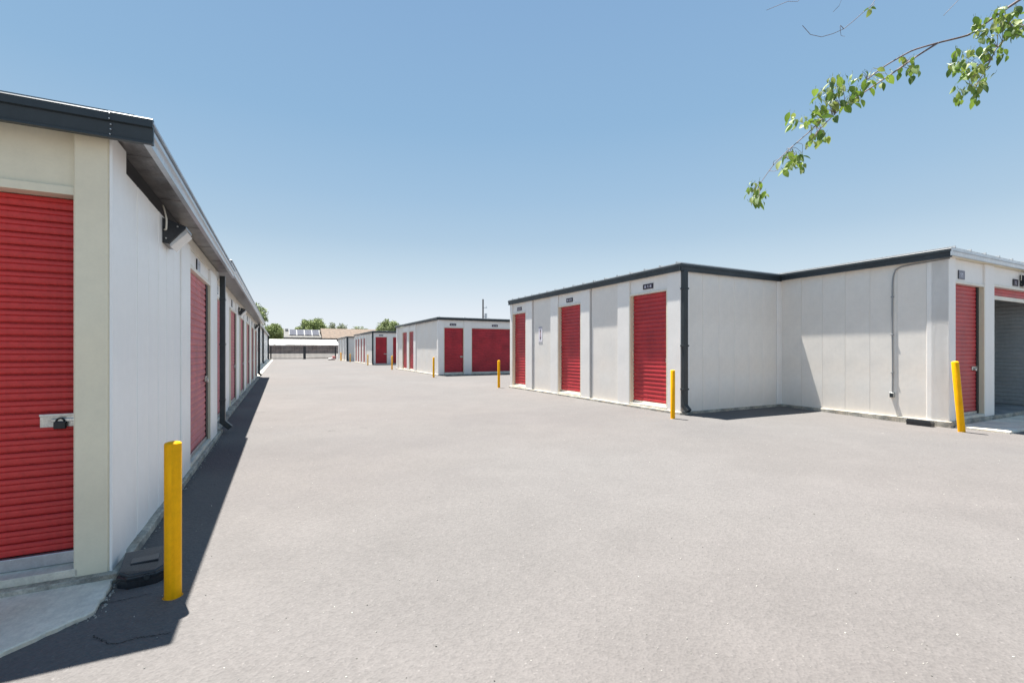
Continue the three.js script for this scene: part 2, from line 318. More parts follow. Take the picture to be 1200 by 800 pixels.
// ribbed metal roof: thin sheet with raised seams running along 'dir'
function roofPart(b, x0, x1, z0, z1, y, dir = 'x', pitch = .61) {
  const L = [boxAt(x0, x1, y - .02, y, z0, z1)];
  if (dir === 'x') for (let z = z1 - .12; z > z0; z -= pitch) L.push(boxAt(x0 - .006, x1 + .006, y - .012, y + .028, z - .016, z + .016));
  else for (let x = x0 + .12; x < x1; x += pitch) L.push(boxAt(x - .016, x + .016, y - .012, y + .028, z0 - .006, z1 + .006));
  return mesh('roof', merge(L.map(g => metric(g))), M.roof, b, [-b.position.x, 0, -b.position.z]);
}
// rectangular downspout: flat against a face, with straps and a kicked-out elbow
function downspout(F, x, y1, w = .085, d = .065, kick = [0, .16]) {
  const D = F.group('downspout', x, 0, 0);
  const g = [softAt(-w / 2, w / 2, .12, y1, .004, d, .008)];
  mesh('pipe', metric(merge(g)), M.dark, D);
  const e = softBox(w * .96, .17, d, .008); e.rotateX(-.8); e.rotateY(kick[0]); e.translate(0, .085, d / 2 + .045);
  mesh('elbow', metric(e), M.dark, D);
  for (const y of [.45, 1.3, y1 - .35]) mesh('strap', metric(softAt(-w / 2 - .022, w / 2 + .022, y - .016, y + .016, .002, d + .004, .003)), M.dark, D);
  return D;
}
function lamp(label, x, y, z, look, w = .27, dep = .15, h = .19) {   // wall pack: wedge housing, sloping lens below
  const t = thing('wall_lamp', label, 'wall lamp', [x, y, z], 'wall lamps under the eaves'); t.rotation.y = LOOK[look];
  const s = new THREE.Shape(); [[0, 0], [.035, -.006], [dep, h * .66], [dep, h * .72], [0, h]].forEach(([a, c], i) => i ? s.lineTo(a, c) : s.moveTo(a, c)); s.closePath();
  const g = new THREE.ExtrudeGeometry(s, { depth: w - .008, bevelEnabled: true, bevelSize: .004, bevelThickness: .004, bevelSegments: 1 }); g.rotateY(-Math.PI / 2); g.translate(w / 2, 0, 0);
  mesh('housing', metric(g), M.blackPlastic, t);
  const l = new THREE.Shape(); [[.042, -.012], [.05, -.03], [dep + .012, h * .5], [dep - .004, h * .62]].forEach(([a, c], i) => i ? l.lineTo(a, c) : l.moveTo(a, c)); l.closePath();
  const lg = new THREE.ExtrudeGeometry(l, { depth: w - .04, bevelEnabled: false }); lg.rotateY(-Math.PI / 2); lg.translate((w - .04) / 2, 0, 0);
  mesh('lens', metric(lg), M.lens, t);
  for (const [a, c] of [[.025, .03], [.1, .13]]) mesh('screw', new THREE.CylinderGeometry(.006, .006, .006, 8).rotateZ(Math.PI / 2).translate(-w / 2 - .006, c, a), M.steel, t);
  mesh('wiring', tube([V(-w / 2 + .03, h * .55, .0), V(-w / 2 - .03, h * .5, .03), V(-w / 2 - .045, h * .9, .035), V(-w / 2 - .03, h * 1.25, .02), V(-w / 2 - .01, h * 1.5, .005)], .006, 6, 20), M.trim, t);
  return t;
}
const MW = { wall: M.white, pil: M.white, trim: M.trim, jamb: M.cream, head: M.white };
const MO = { wall: M.offwhite, pil: M.white2, trim: M.trim, jamb: M.cream, head: M.white2 };

// ---- left row, near building (its end with a red door looks to the camera)
{
  const b = thing('storage_building', 'white storage building with a cream end wall, red roll-up door and wide metal eave', 'building', [-.82, 0, -3.23]);
  const X = -.82, Z0 = -3.23, Z1 = -8.32;
  core(b, X - 6, X - .23, Z1 + .02, Z0 - .23, 2.3); mesh('corner_post', metric(boxAt(X - .24, X - .013, 0, 2.26, Z0 - .27, Z0 - .238)), M.white, b, [-b.position.x, 0, -b.position.z]);
  kerbPart(b, X - 6, X + .035, Z1, Z0 + .04);
  const E = faceOf(b, X, Z0, 'pz');
  // end wall: corner pilaster, door, further pilaster and door out of view
  const endM = { wall: M.cream, pil: M.cream, trim: M.cream, jamb: M.cream, head: M.cream };
  facade(E, [['pil', -.162, -.0125], ['door', -1.66, -.1365, { h: 2.032, rec: .12, hrec: .045, sill: .045, slats: true, latch: { y: .78, w: .16 }, barMat: M.galv }], ['pil', -1.82, -1.66], ['door', -3.32, -1.82, { h: 2.032, rec: .12, hrec: .045, sill: .045 }], ['panel', -6, -3.32]], 2.38, endM);
  const Fs = faceOf(b, X, Z0, 'px');
  facade(Fs, [['skin', .002, .262, { mat: M.white, h: 2.385 }], ['panel', .26, 2.0, { n: 6, rec: .012, c: .011 }], ['pil', 2.0, 2.47], ['door', 2.47, 4.04, { h: 2.06, rec: .055, hrec: .03, sill: .04, gap: .13, mat: M.redFaded, latch: { y: .8, w: .12, bright: true }, plate: plateMat('117', '#b9bcc4', '#3a3844'), px: -.12, pw: .22, ph: .13, py: 2.175 }], ['pil', 4.04, 4.72], ['panel', 4.72, 5.07, { n: 1 }]], 2.27, MW);
  Fs.add('eave_closure', metric(boxAt(.26, 2.02, 2.262, 2.395, -.2, -.03)), M.black, 0, 0, 0);
  Fs.add('eave_beam', metric(boxAt(2.03, 5.07, 2.275, 2.39, -.2, -.02)), M.trim, 0, 0, 0);
  // overhanging deck, gutter and dark rake fascia
  const xo = X + .175, yo = 2.325;
  const deck = [boxAt(xo - .42, xo - .005, 2.4, 2.42, Z1, Z0 + .08)]; for (let z = Z0 - .35; z > Z1; z -= .92) deck.push(softAt(xo - .42, xo - .006, 2.397, 2.405, z - .012, z + .012, .002));
  mesh('roof_deck', merge(deck.map(g => metric(g))), M.deck, b, [-b.position.x, 0, -b.position.z]);
  fasciaPart(b, [xo, Z0 + .085], [xo, Z1 - .02], [1, 0], yo, 2.425, M.galv, 'gutter');
  mesh('drip_edge', metric(boxAt(xo - .3, xo + .028, 2.436, 2.449, Z1 - .02, Z0 + .1)), M.galv, b, [-b.position.x, 0, -b.position.z]);
  mesh('gutter_gap', metric(boxAt(xo - .3, xo + .008, 2.424, 2.437, Z1 - .02, Z0 + .09)), M.black, b, [-b.position.x, 0, -b.position.z]);
  fasciaPart(b, [X - 6, Z0 + .088], [xo + .022, Z0 + .088], [0, 1], 2.328, 2.463, M.dark);
  fasciaPart(b, [X + .01, Z0 + .091], [xo + .024, Z0 + .091], [0, 1], 2.3265, 2.4645, M.dark, 'fascia_lap');
  for (let i = 0; i < 5; i++) mesh('rivet', new THREE.SphereGeometry(.0042, 8, 6), M.galv, b, [.018 + rr(-.002, .002), 2.345 + i * .026, .088 + (i > 2 ? .024 : .013)]);
  roofPart(b, X - 6, xo - .07, Z1, Z0 + .05, 2.487, 'x');
  mesh('ridge_closure', metric(boxAt(X - 6, xo - .075, 2.4875, 2.503, Z0 - .1, Z0 + .02)), M.dark, b, [-b.position.x, 0, -b.position.z]);
  downspout(Fs, 5.0, 2.33, .1, .075, [0]);
}
lamp('black wedge wall lamp on the ribbed white wall above the row of red doors', -.83, 2.06, -4.62, 'px');
// ---- left row, second building
{
  const X = -.95, Z0 = -8.36, Z1 = -25.3;
  const b = thing('storage_building', 'long white storage building with a row of narrow red doors and deep eave', 'building', [X, 0, Z0]);
  core(b, X - 6, X - .23, Z1 + .02, Z0 - .03, 2.4); kerbPart(b, X - 6, X + .1, Z1, Z0);
  const F = faceOf(b, X, Z0, 'px'); const items = []; let x = 0; items.push(['pil', 0, .55]); x = .55;
  const labels = ['119', '121', '123', '125', '127', '129'];
  for (let i = 0; i < 6; i++) { items.push(['door', x, x + 1.45, { h: 2.1, rec: .045, gap: .13, mat: M.redFaded, latch: { y: .8, bright: true, w: .12 }, plate: plateMat(labels[i], '#b9bcc4', '#3a3844'), px: -.2, pw: .22, ph: .15, py: 2.27 }]); x += 1.45; const w = i < 5 ? 1.3 : Z0 - Z1 - x; items.push(['pil', x, x + .62]); if (w > .7) items.push(['panel', x + .62, x + w, { n: 1, rec: .03 }]); x += w; }
  facade(F, items, 2.36, MW);
  const xo = X + .26;
  mesh('roof_deck', metric(boxAt(xo - .5, xo - .005, 2.49, 2.505, Z1, Z0)), M.deck, b, [-X, 0, -Z0]);
  F.add('eave_beam', metric(boxAt(.01, Z0 - Z1 - .01, 2.365, 2.488, -.2, -.02)), M.trim, 0, 0, 0);
  fasciaPart(b, [xo, Z0 - .002], [xo, Z1], [1, 0], 2.45, 2.58, M.galv, 'gutter');
  mesh('drip_edge', metric(boxAt(xo - .3, xo + .03, 2.59, 2.606, Z1, Z0)), M.galv, b, [-X, 0, -Z0]);
  mesh('gutter_gap', metric(boxAt(xo - .3, xo + .008, 2.576, 2.592, Z1, Z0 - .004)), M.black, b, [-X, 0, -Z0]);
  fasciaPart(b, [X - 6, Z0 + .02], [xo + .02, Z0 + .02], [0, 1], 2.5, 2.61, M.dark);
  roofPart(b, X - 6, xo - .05, Z1, Z0, 2.63, 'x'); downspout(F, Z0 - Z1 - .25, 2.48, .12, .1);
}
lamp('black wedge wall lamp over the long row of narrow red doors', -.94, 2.12, -13.7, 'px');
lamp('black wedge wall lamp near the far end of the narrow red doors', -.94, 2.12, -21.9, 'px');
// ---- left row, far building
{
  const X = -1.55, Z0 = -25.35, Z1 = -73;
  const b = thing('storage_building', 'far white storage building with black downspouts and a small red sign, running to the gate', 'building', [X, 0, Z0]);
  core(b, X - 6, X - .23, Z1 + .02, Z0 - .03, 3.25); kerbPart(b, X - 6, X + .03, Z1, Z0);
  const F = faceOf(b, X, Z0, 'px'); const items = []; for (let x = 0; x < Z0 - Z1 - .1; x += 3) items.push(['pil', x, x + .3], ['panel', x + .3, Math.min(x + 3, Z0 - Z1), { n: 4, rec: .02 }]);
  facade(F, items, 3.28, MW);
  const xo = X + .19; fasciaPart(b, [xo, Z0], [xo, Z1], [1, 0], 3.22, 3.4, M.galv, 'gutter'); roofPart(b, X - 6, xo, Z1, Z0, 3.43, 'x', 1.2);
  mesh('roof_deck', metric(boxAt(xo - .5, xo - .005, 3.30, 3.315, Z1, Z0)), M.deck, b, [-X, 0, -Z0]);
  downspout(F, 25, 3.28, .3, .16); downspout(F, 46.6, 3.28, .4, .2);
  const s = thing('wall_sign', 'small dark red sign on the far white wall beside a black downspout', 'sign', [X, 1.5, -38.5]);
  mesh('board', metric(softAt(-.01, .03, -.36, .36, -1.6, 1.6, .008)), M.red2, s);
}

// ---- right hand buildings
function building(label, X, Z0, Z1, W, yt) {
  const b = thing('storage_building', label, 'building', [X, 0, Z0]);
  return { b, X, Z0, Z1, W, yt, L: faceOf(b, X, Z1, 'mx'), E: faceOf(b, X, Z0, 'pz'), zx: z => z - Z1 };
}
// B1: three red doors toward the lane, plain end wall
{
  const B = building('white storage building with three narrow red doors and a plain end wall', 7.02, -6.58, -14.1, 3.3, 2.77), { b, L, E, zx } = B;
  core(b, 7.25, 12.5, -14.08, -6.81, 2.75); kerbPart(b, 6.985, 12.5, -14.12, -6.55);
  const d = (z0, z1, o) => ['door', zx(z0), zx(z1), { h: 2.43, rec: .118, hrec: .035, sill: .05, wide: true, mat: M.red2, barMat: M.trim, ...o }];
  const p = (z0, z1) => ['pil', zx(z0), zx(z1)], w = (z0, z1, n = 1) => ['panel', zx(z0), zx(z1), { n, rec: .036 }];
  const bg = '#2a1c2e', fg = '#d9d4de';
  facade(L, [p(-14.1, -13.93), d(-13.93, -12.97, { plate: plateMat('820', bg, fg) }), p(-12.97, -12.56), w(-12.53, -11.46), p(-11.46, -11.06), d(-11.06, -9.95, { plate: plateMat('819', bg, fg) }), p(-9.95, -9.56), w(-9.53, -8.48), p(-8.48, -8.07), d(-8.07, -6.94, { plate: plateMat('818', bg, fg), latch: { y: .95, w: .1, bright: true } }), p(-6.94, -6.58)], 2.77, MO);
  for (const z of [-12.545, -9.545]) L.add('joint_trim', metric(boxAt(-.012, .012, 0, 2.76, -.2, -.05)), M.dark, zx(z), 0, 0);
  facade(E, [['pil', .001, .16, { out: -.01, mat: M.white2 }], ['panel', .16, 2.98, { n: 6, rec: .012, c: .008 }], ['pil', 2.98, 3.155, { out: .012 }]], 2.77, MO);
  fasciaPart(b, [6.985, -14.15], [6.985, -6.53], [-1, 0], 2.765, 2.91, M.dark); fasciaPart(b, [6.968, -6.546], [10.1, -6.546], [0, 1], 2.762, 2.905, M.dark);
  roofPart(b, 6.99, 12.6, -14.15, -6.54, 2.93, 'x', .45);
  // soffit strip between the wall head and the fascia
  mesh('soffit', metric(boxAt(7.0, 7.3, 2.772, 2.79, -14.1, -6.6)), M.trim, b, [-7.02, 0, 6.58]);
  downspout(E, .06, 2.77, .11, .085);
}
// L building: long plain wall with conduit, front with a red door and an open unit
{
  const X = 10.14, Z0 = -3.64, ZB = -6.55;
  const b = thing('storage_building', 'off-white storage building with a tall plain side wall and an open unit round its corner', 'building', [X, 0, Z0]);
  const L = faceOf(b, X, ZB, 'mx'), E = faceOf(b, X, Z0, 'pz');
  facade(L, [['panel', -.02, 2.6, { n: 6, rec: .016, c: .0025 }], ['pil', 2.6, 2.91, { out: -.002 }]], 2.79, MO);
  mesh('wall_core', metric(boxAt(X + .23, 11.7, -.02, 2.76, -9.5, Z0 - .24)), M.black, b, [-X, 0, -Z0]);
  kerbPart(b, X - .04, 18, -9, Z0 + .04, -.4, 0);
  const gp = '#6f6f7c';
  facade(E, [['pil', .001, .23], ['door', .23, 1.42, { h: 2.37, rec: .1, hrec: .03, sill: .05, latch: { y: .83, w: .2, bright: true }, gap: .09, mat: M.red2, plate: plateMat('11', gp, '#d5d5e0'), px: -.3, pw: .24, ph: .15, py: 2.53 }], ['pil', 1.42, 1.83]], 2.79, { ...MO, wall: M.white2 });
  // open unit: floor, side, back and ceiling of ribbed sheet, a door rolled up under the header
  const ox = X + 1.83, w = 2.6, dep = 4.2;
  const put = (n, g, m, px, py, pz, ry = 0) => mesh(n, g, m, b, [px - X, py, pz - Z0], ry);
  E.add('header', panelGeo(w, 2.79 - 2.41, .21, .004), M.white2, 1.83 + w / 2, 2.41, -.03);
  E.add('header_trim', metric(softAt(-w / 2 + .01, w / 2 - .01, 0, .05, -.05, .018, .003)), M.trim, 1.83 + w / 2, 2.408, -.026);
  put('rolled_door', corrugated(w - .05, .15, .072, .013), M.red2, ox + w / 2, 2.265, Z0 - .12);
  put('bottom_bar', metric(softAt(-w / 2 + .03, w / 2 - .03, -.075, 0, -.02, .02, .004)), M.trim, ox + w / 2, 2.263, Z0 - .115);
  put('door_roll', new THREE.CylinderGeometry(.17, .17, w - .1, 20).rotateZ(Math.PI / 2), M.red2, ox + w / 2, 2.5, Z0 - .36);
  put('unit_number_plate', metricPlate(.24, .13), [M.black, M.black, M.black, M.black, plateMat('12', '#2a1c2e', '#d9d4de'), M.black], X + 2.88, 2.55, Z0 - .02);
  put('inner_wall', corrugated(dep, 2.55, .085, .014), M.interior, ox - .02, 0, Z0 - .2 - dep / 2, Math.PI / 2);
  put('inner_wall', corrugated(dep, 2.55, .085, .014), M.interior, ox + w + .02, 0, Z0 - .2 - dep / 2, -Math.PI / 2);
  put('back_wall', corrugated(w, 2.55, .085, .014), M.interior, ox + w / 2, 0, Z0 - .2 - dep);
  put('back_rail', metric(softAt(-w / 2, w / 2, 0, .26, 0, .025, .004)), M.dark, ox + w / 2, .01, Z0 - .2 - dep + .02);
  put('side_rail', metric(softAt(0, .025, 0, .26, -dep, 0, .004)), M.dark, ox + .0, .01, Z0 - .2);
  put('ceiling', metric(boxAt(-w / 2 - .1, w / 2 + .1, 0, .03, -dep, 0)), M.interior, ox + w / 2, 2.6, Z0 - .2);
  put('unit_floor', metric(boxAt(-w / 2, w / 2, 0, .006, -dep - .2, .02)), M.floor, ox + w / 2, .001, Z0);
  facade(E, [['pil', 1.83 + w, 2.25 + w], ['door', 2.25 + w, 2.25 + w + 2.4, { h: 2.37, rec: .1 }], ['pil', 4.65 + w, 5.1 + w]], 2.79, MO);
  mesh('wall_core', metric(boxAt(ox + w + .1, 18, -.02, 2.76, -9.5, Z0 - .24)), M.black, b, [-X, 0, -Z0]);
  mesh('rear_wall', metric(boxAt(11.7, ox + w + .1, -.02, 2.76, -9.5, Z0 - .3 - dep)), M.black, b, [-X, 0, -Z0]);
  fasciaPart(b, [X - .075, ZB + .02], [X - .075, Z0 + .06], [-1, 0], 2.775, 2.925, M.dark);
  fasciaPart(b, [X - .092, Z0 + .07], [18, Z0 + .07], [0, 1], 2.80, 2.915, M.galv, 'gutter');
  mesh('soffit', metric(boxAt(X - .06, X + .3, 2.792, 2.805, ZB + .02, Z0 + .05)), M.trim, b, [-X, 0, -Z0]);
  mesh('eave_beam', metric(boxAt(X + .3, 18, 2.795, 2.83, Z0 - .3, Z0 + .05)), M.cream, b, [-X, 0, -Z0]);
  roofPart(b, X - .07, 18, -9.5, Z0 + .06, 2.945, 'z', .6);
}
lamp('black wedge wall lamp on the header of the open unit', 13.42, 2.5, -3.665, 'pz', .34, .17, .22);
// B2
{
  const B = building('white storage building with one single and one wide red door on its end', 7.12, -22.4, -31.8, 9, 2.77), { b, L, E, zx } = B;
  core(b, 7.35, 18, -31.78, -22.63, 2.75); kerbPart(b, 7.08, 18, -31.82, -22.36);
  const d = (a, c, o) => ['door', a, c, { h: 2.37, rec: .08, sill: .05, wide: true, mat: M.red3, barMat: M.trim, ...o }];
  facade(L, [['pil', 0, .4], ['panel', .4, 1.75], d(1.75, 2.95), ['pil', 2.95, 3.45], d(3.45, 4.55), ['pil', 4.55, 5.05], ['panel', 5.05, 9.2, { n: 3 }], ['pil', 9.2, 9.4]], 2.77, MO);
  const bg = '#2a1c2e', fg = '#d9d4de';
  facade(E, [['pil', .001, .30], d(.30, 1.38, { plate: plateMat('822', bg, fg), latch: { y: .85, w: .16, bright: true }, px: -.05, py: 2.54, pw: .34 }), ['pil', 1.38, 1.8], d(1.8, 4.3, { plate: plateMat('824', bg, fg), py: 2.54, pw: .34, px: .1 }), ['pil', 4.3, 4.8], d(4.8, 7.2), ['pil', 7.2, 10.8]], 2.77, MO);
  fasciaPart(b, [7.05, -31.85], [7.05, -22.33], [-1, 0], 2.77, 2.89, M.dark); fasciaPart(b, [7.03, -22.34], [18, -22.34], [0, 1], 2.77, 2.885, M.dark);
  roofPart(b, 7.06, 18, -31.85, -22.35, 2.91, 'z', 1.35);
}
// B3
{
  const B = building('small white storage building in the distance with narrow side doors and red end doors', 7.3, -41.8, -53, 9, 2.8), { b, L, E } = B;
  core(b, 7.53, 18, -52.98, -42.03, 2.78); kerbPart(b, 7.26, 18, -53, -41.76);
  const d = (a, c, o) => ['door', a, c, { h: 2.42, rec: .05, mat: M.red3, barMat: M.trim, ...o }];
  facade(L, [['pil', 0, .7], d(.7, 1.7), ['pil', 1.7, 2.5], d(2.5, 3.4), ['pil', 3.4, 4.3], d(4.3, 5.2), ['pil', 5.2, 6.0], d(6.0, 7.0), ['pil', 7.0, 7.5], ['panel', 7.5, 11, { n: 3 }], ['pil', 11, 11.2]], 2.8, MO);
  facade(E, [['pil', .001, .2], d(.2, 1.25, { latch: { y: .9, w: .25, bright: true }, plate: plateMat('826', '#2a1c2e', '#d9d4de'), pw: .36, py: 2.58 }), ['pil', 1.25, 1.75], d(1.75, 4.2), ['pil', 4.2, 10]], 2.8, MO);
  fasciaPart(b, [7.22, -53], [7.22, -41.7], [-1, 0], 2.81, 2.95, M.dark); fasciaPart(b, [7.2, -41.72], [18, -41.72], [0, 1], 2.81, 2.94, M.dark); roofPart(b, 7.24, 18, -53, -41.74, 2.96, 'z', 1.2);
  downspout(E, -.02, 2.8, .12, .1);
}
// B4
{
  const B = building('farthest small white storage building with a plain end wall near the gate', 7.2, -58.6, -68, 9, 2.8), { b, L, E } = B;
  core(b, 7.43, 18, -67.98, -58.83, 2.78); kerbPart(b, 7.16, 18, -68, -58.56);
  facade(L, [['pil', 0, .6], ['panel', .6, 2.8, { n: 2, rec: .08 }], ['pil', 2.8, 3.5], ['panel', 3.5, 5.7, { n: 2, rec: .08 }], ['pil', 5.7, 6.4], ['panel', 6.4, 8.6, { n: 2, rec: .08 }], ['pil', 8.6, 9.4]], 2.8, MO);
  facade(E, [['pil', .001, .2], ['panel', .2, 9, { n: 12, rec: .02 }]], 2.8, MO);
  fasciaPart(b, [7.12, -68], [7.12, -58.5], [-1, 0], 2.81, 2.93, M.dark); fasciaPart(b, [7.1, -58.52], [18, -58.52], [0, 1], 2.81, 2.925, M.dark); roofPart(b, 7.14, 18, -68, -58.54, 2.95, 'z', 1.2);
  downspout(E, .04, 2.8, .2, .12);
}
// upright arrow sign on B1
{
  const t = thing('wall_sign', 'narrow white upright sign with dark red marks between two red doors', 'sign', [7.053, 1.69, -12.08]);
  const c = document.createElement('canvas'); c.width = 96; c.height = 192; const x = c.getContext('2d');
  x.fillStyle = '#e4dfe4'; x.fillRect(0, 0, 96, 192); x.fillStyle = '#3a1626';
  x.beginPath(); x.moveTo(48, 22); x.lineTo(64, 62); x.lineTo(32, 62); x.fill(); x.fillStyle = '#a77f8c'; x.fillRect(36, 64, 24, 18); x.fillStyle = '#5a3040'; x.fillRect(41, 84, 14, 24); x.fillStyle = '#a77f8c'; x.fillRect(34, 110, 26, 16);
  x.fillStyle = '#3a1626'; x.beginPath(); x.moveTo(48, 172); x.lineTo(66, 128); x.lineTo(30, 128); x.fill(); x.fillStyle = '#7a6a78'; x.fillRect(4, 2, 88, 8); x.fillRect(4, 184, 88, 4);
  const tx = new THREE.CanvasTexture(c); tx.colorSpace = THREE.SRGBColorSpace; const pm = mat({ map: tx, roughness: .4 });
  const m = mesh('plate', new THREE.BoxGeometry(.23, .46, .006), [M.trim, M.trim, M.trim, M.trim, pm, M.trim], t, [0, 0, 0]); m.rotation.y = -Math.PI / 2;
}
// conduit on the plain wall
{
  const X = 10.154, t = thing('wall_conduit', 'grey steel conduit bent over the plain off-white wall, ending in an outlet box', 'conduit', [X, 0, -4.45]);
  mesh('pipe', tube([V(-.012, .42, 0), V(-.012, 1.0, .002), V(-.012, 1.6, -.004), V(-.012, 2.40, 0), V(-.012, 2.58, .012), V(-.012, 2.69, .05), V(-.012, 2.735, .14), V(-.012, 2.75, .30), V(-.012, 2.77, .82)], .0125, 10, 90), M.conduit, t);
  for (const y of [.8, 1.5, 2.2]) mesh('strap', metric(softAt(-.028, .0, y - .01, y + .01, -.022, .022, .002)), M.conduit, t);
  mesh('outlet_box', metric(softAt(-.05, .016, .335, .43, -.032, .032, .005)), M.steel, t);
  mesh('box_cover', metric(softAt(-.06, -.05, .345, .42, -.027, .027, .003)), M.dark, t);
}
// bait stations
function bait(label, x, y, z, ry, w, d, h) {
  const t = thing('bait_station', label, 'bait station', [x, y, z], 'black bait stations by the walls'); t.rotation.y = ry;
  const s = new THREE.Shape(); const k = .045; [[-w / 2, -d / 2 + k], [-w / 2 + k, -d / 2], [w / 2 - k, -d / 2], [w / 2, -d / 2 + k], [w / 2, d / 2], [-w / 2, d / 2]].forEach(([a, c], i) => i ? s.lineTo(a, c) : s.moveTo(a, c)); s.closePath();
  const base = new THREE.ExtrudeGeometry(s, { depth: h * .52, bevelEnabled: true, bevelSize: .005, bevelThickness: .005, bevelSegments: 2 }); base.rotateX(-Math.PI / 2).translate(0, .004, 0);
  mesh('base', metric(base), M.blackPlastic, t);
  const lid = new THREE.ExtrudeGeometry(s, { depth: h * .3, bevelEnabled: true, bevelSize: .009, bevelThickness: .016, bevelSegments: 3 }); lid.rotateX(-Math.PI / 2);
  const p = lid.attributes.position; for (let i = 0; i < p.count; i++) { const zz = p.getZ(i), yy = p.getY(i), xx = p.getX(i); if (yy > h * .15) { const f = 1 - .10 * smooth(-d / 2, d / 2, zz); p.setXYZ(i, xx * .93, yy - .022 * smooth(-d * .1, d / 2, zz) + .008 * Math.cos(xx / w * 9), zz * f); } }
  lid.computeVertexNormals(); lid.translate(0, h * .56, 0); mesh('lid', metric(lid), M.blackPlastic, t);
  mesh('lid_ridge', metric(softAt(-w * .3, w * .3, h * .84, h * .93, -d * .3, d * .1, .01)), M.blackPlastic, t);
  mesh('lock', new THREE.CylinderGeometry(.014, .014, .012, 12).rotateX(Math.PI / 2).translate(w * .1, h * .5, d / 2 + .008), M.dark, t);
  return t;
}
bait('black plastic bait station beside the thick yellow bollard at the cream pilaster', -.672, -.052, -3.21, .12, .205, .28, .10);
bait('black plastic bait station against the foot of the wall with the conduit', 10.0, -.103, -3.97, Math.PI / 2, .34, .16, .11);

// bollards
function bollard(label, x, z, h, r, tilt = [0, 0]) {
  const gy = groundY(x, z);
  const t = thing('bollard', label, 'bollard', [x, gy, z], 'yellow bollards at the building corners');
  const pts = [V2(.001, 0), V2(r, 0), V2(r, h - r * .35)]; for (let i = 1; i <= 6; i++) { const a = i / 6 * Math.PI / 2; pts.push(V2(Math.max(.001, r * Math.cos(a)), h - r * .35 + r * .35 * Math.sin(a))); }
  const g = new THREE.LatheGeometry(pts, 28); const p = g.attributes.position, uv = g.attributes.uv; for (let i = 0; i < p.count; i++) uv.setXY(i, uv.getX(i) * 2 * Math.PI * r, p.getY(i));
  const m = mesh('post', toCreasedNormals(g, .7), M.yellow, t, [0, -.03, 0]); m.rotation.set(tilt[0], 0, tilt[1]);
  const ring = []; for (let i = 0; i <= 22; i++) { const a = i / 22 * Math.PI * 2; ring.push(V(Math.cos(a) * (r + .001 + .005 * rnd()), .0, Math.sin(a) * (r + .001 + .005 * rnd()))); }
  mesh('collar', tube(ring, .0035, 5, 40), M.yellow, t).position.y = -.002;
  return t;
}
function V2(x, y) { return new THREE.Vector2(x, y); }
bollard('thick yellow bollard in the shade beside a black bait station', -.488, -2.875, .82, 0.0373);
bollard('yellow bollard by the downspout corner of the building with three narrow red doors', 6.5, -6.28, .93, 0.0410);
bollard('leaning yellow bollard in front of the red door beside the open unit', 9.80, -3.36, 1.17, 0.0476, [-.042, .09]);
bollard('yellow bollard by the far corner of the building with three narrow red doors', 6.65, -14.2, .96, 0.0451);
bollard('yellow bollard by the corner of the building with a wide red end door', 6.45, -21.0, .98, 0.0476);
bollard('yellow bollard at the rear corner of the building with a wide red end door', 6.66, -31.0, .96, 0.0492);
bollard('yellow bollard by the small distant building with red end doors', 6.75, -41.0, .96, 0.0492);
bollard('yellow bollard between the two farthest small buildings', 7.0, -54.2, .96, 0.0533);
bollard('orange yellow bollard near the gate by the farthest building', 6.9, -62, 1.05, 0.0820);

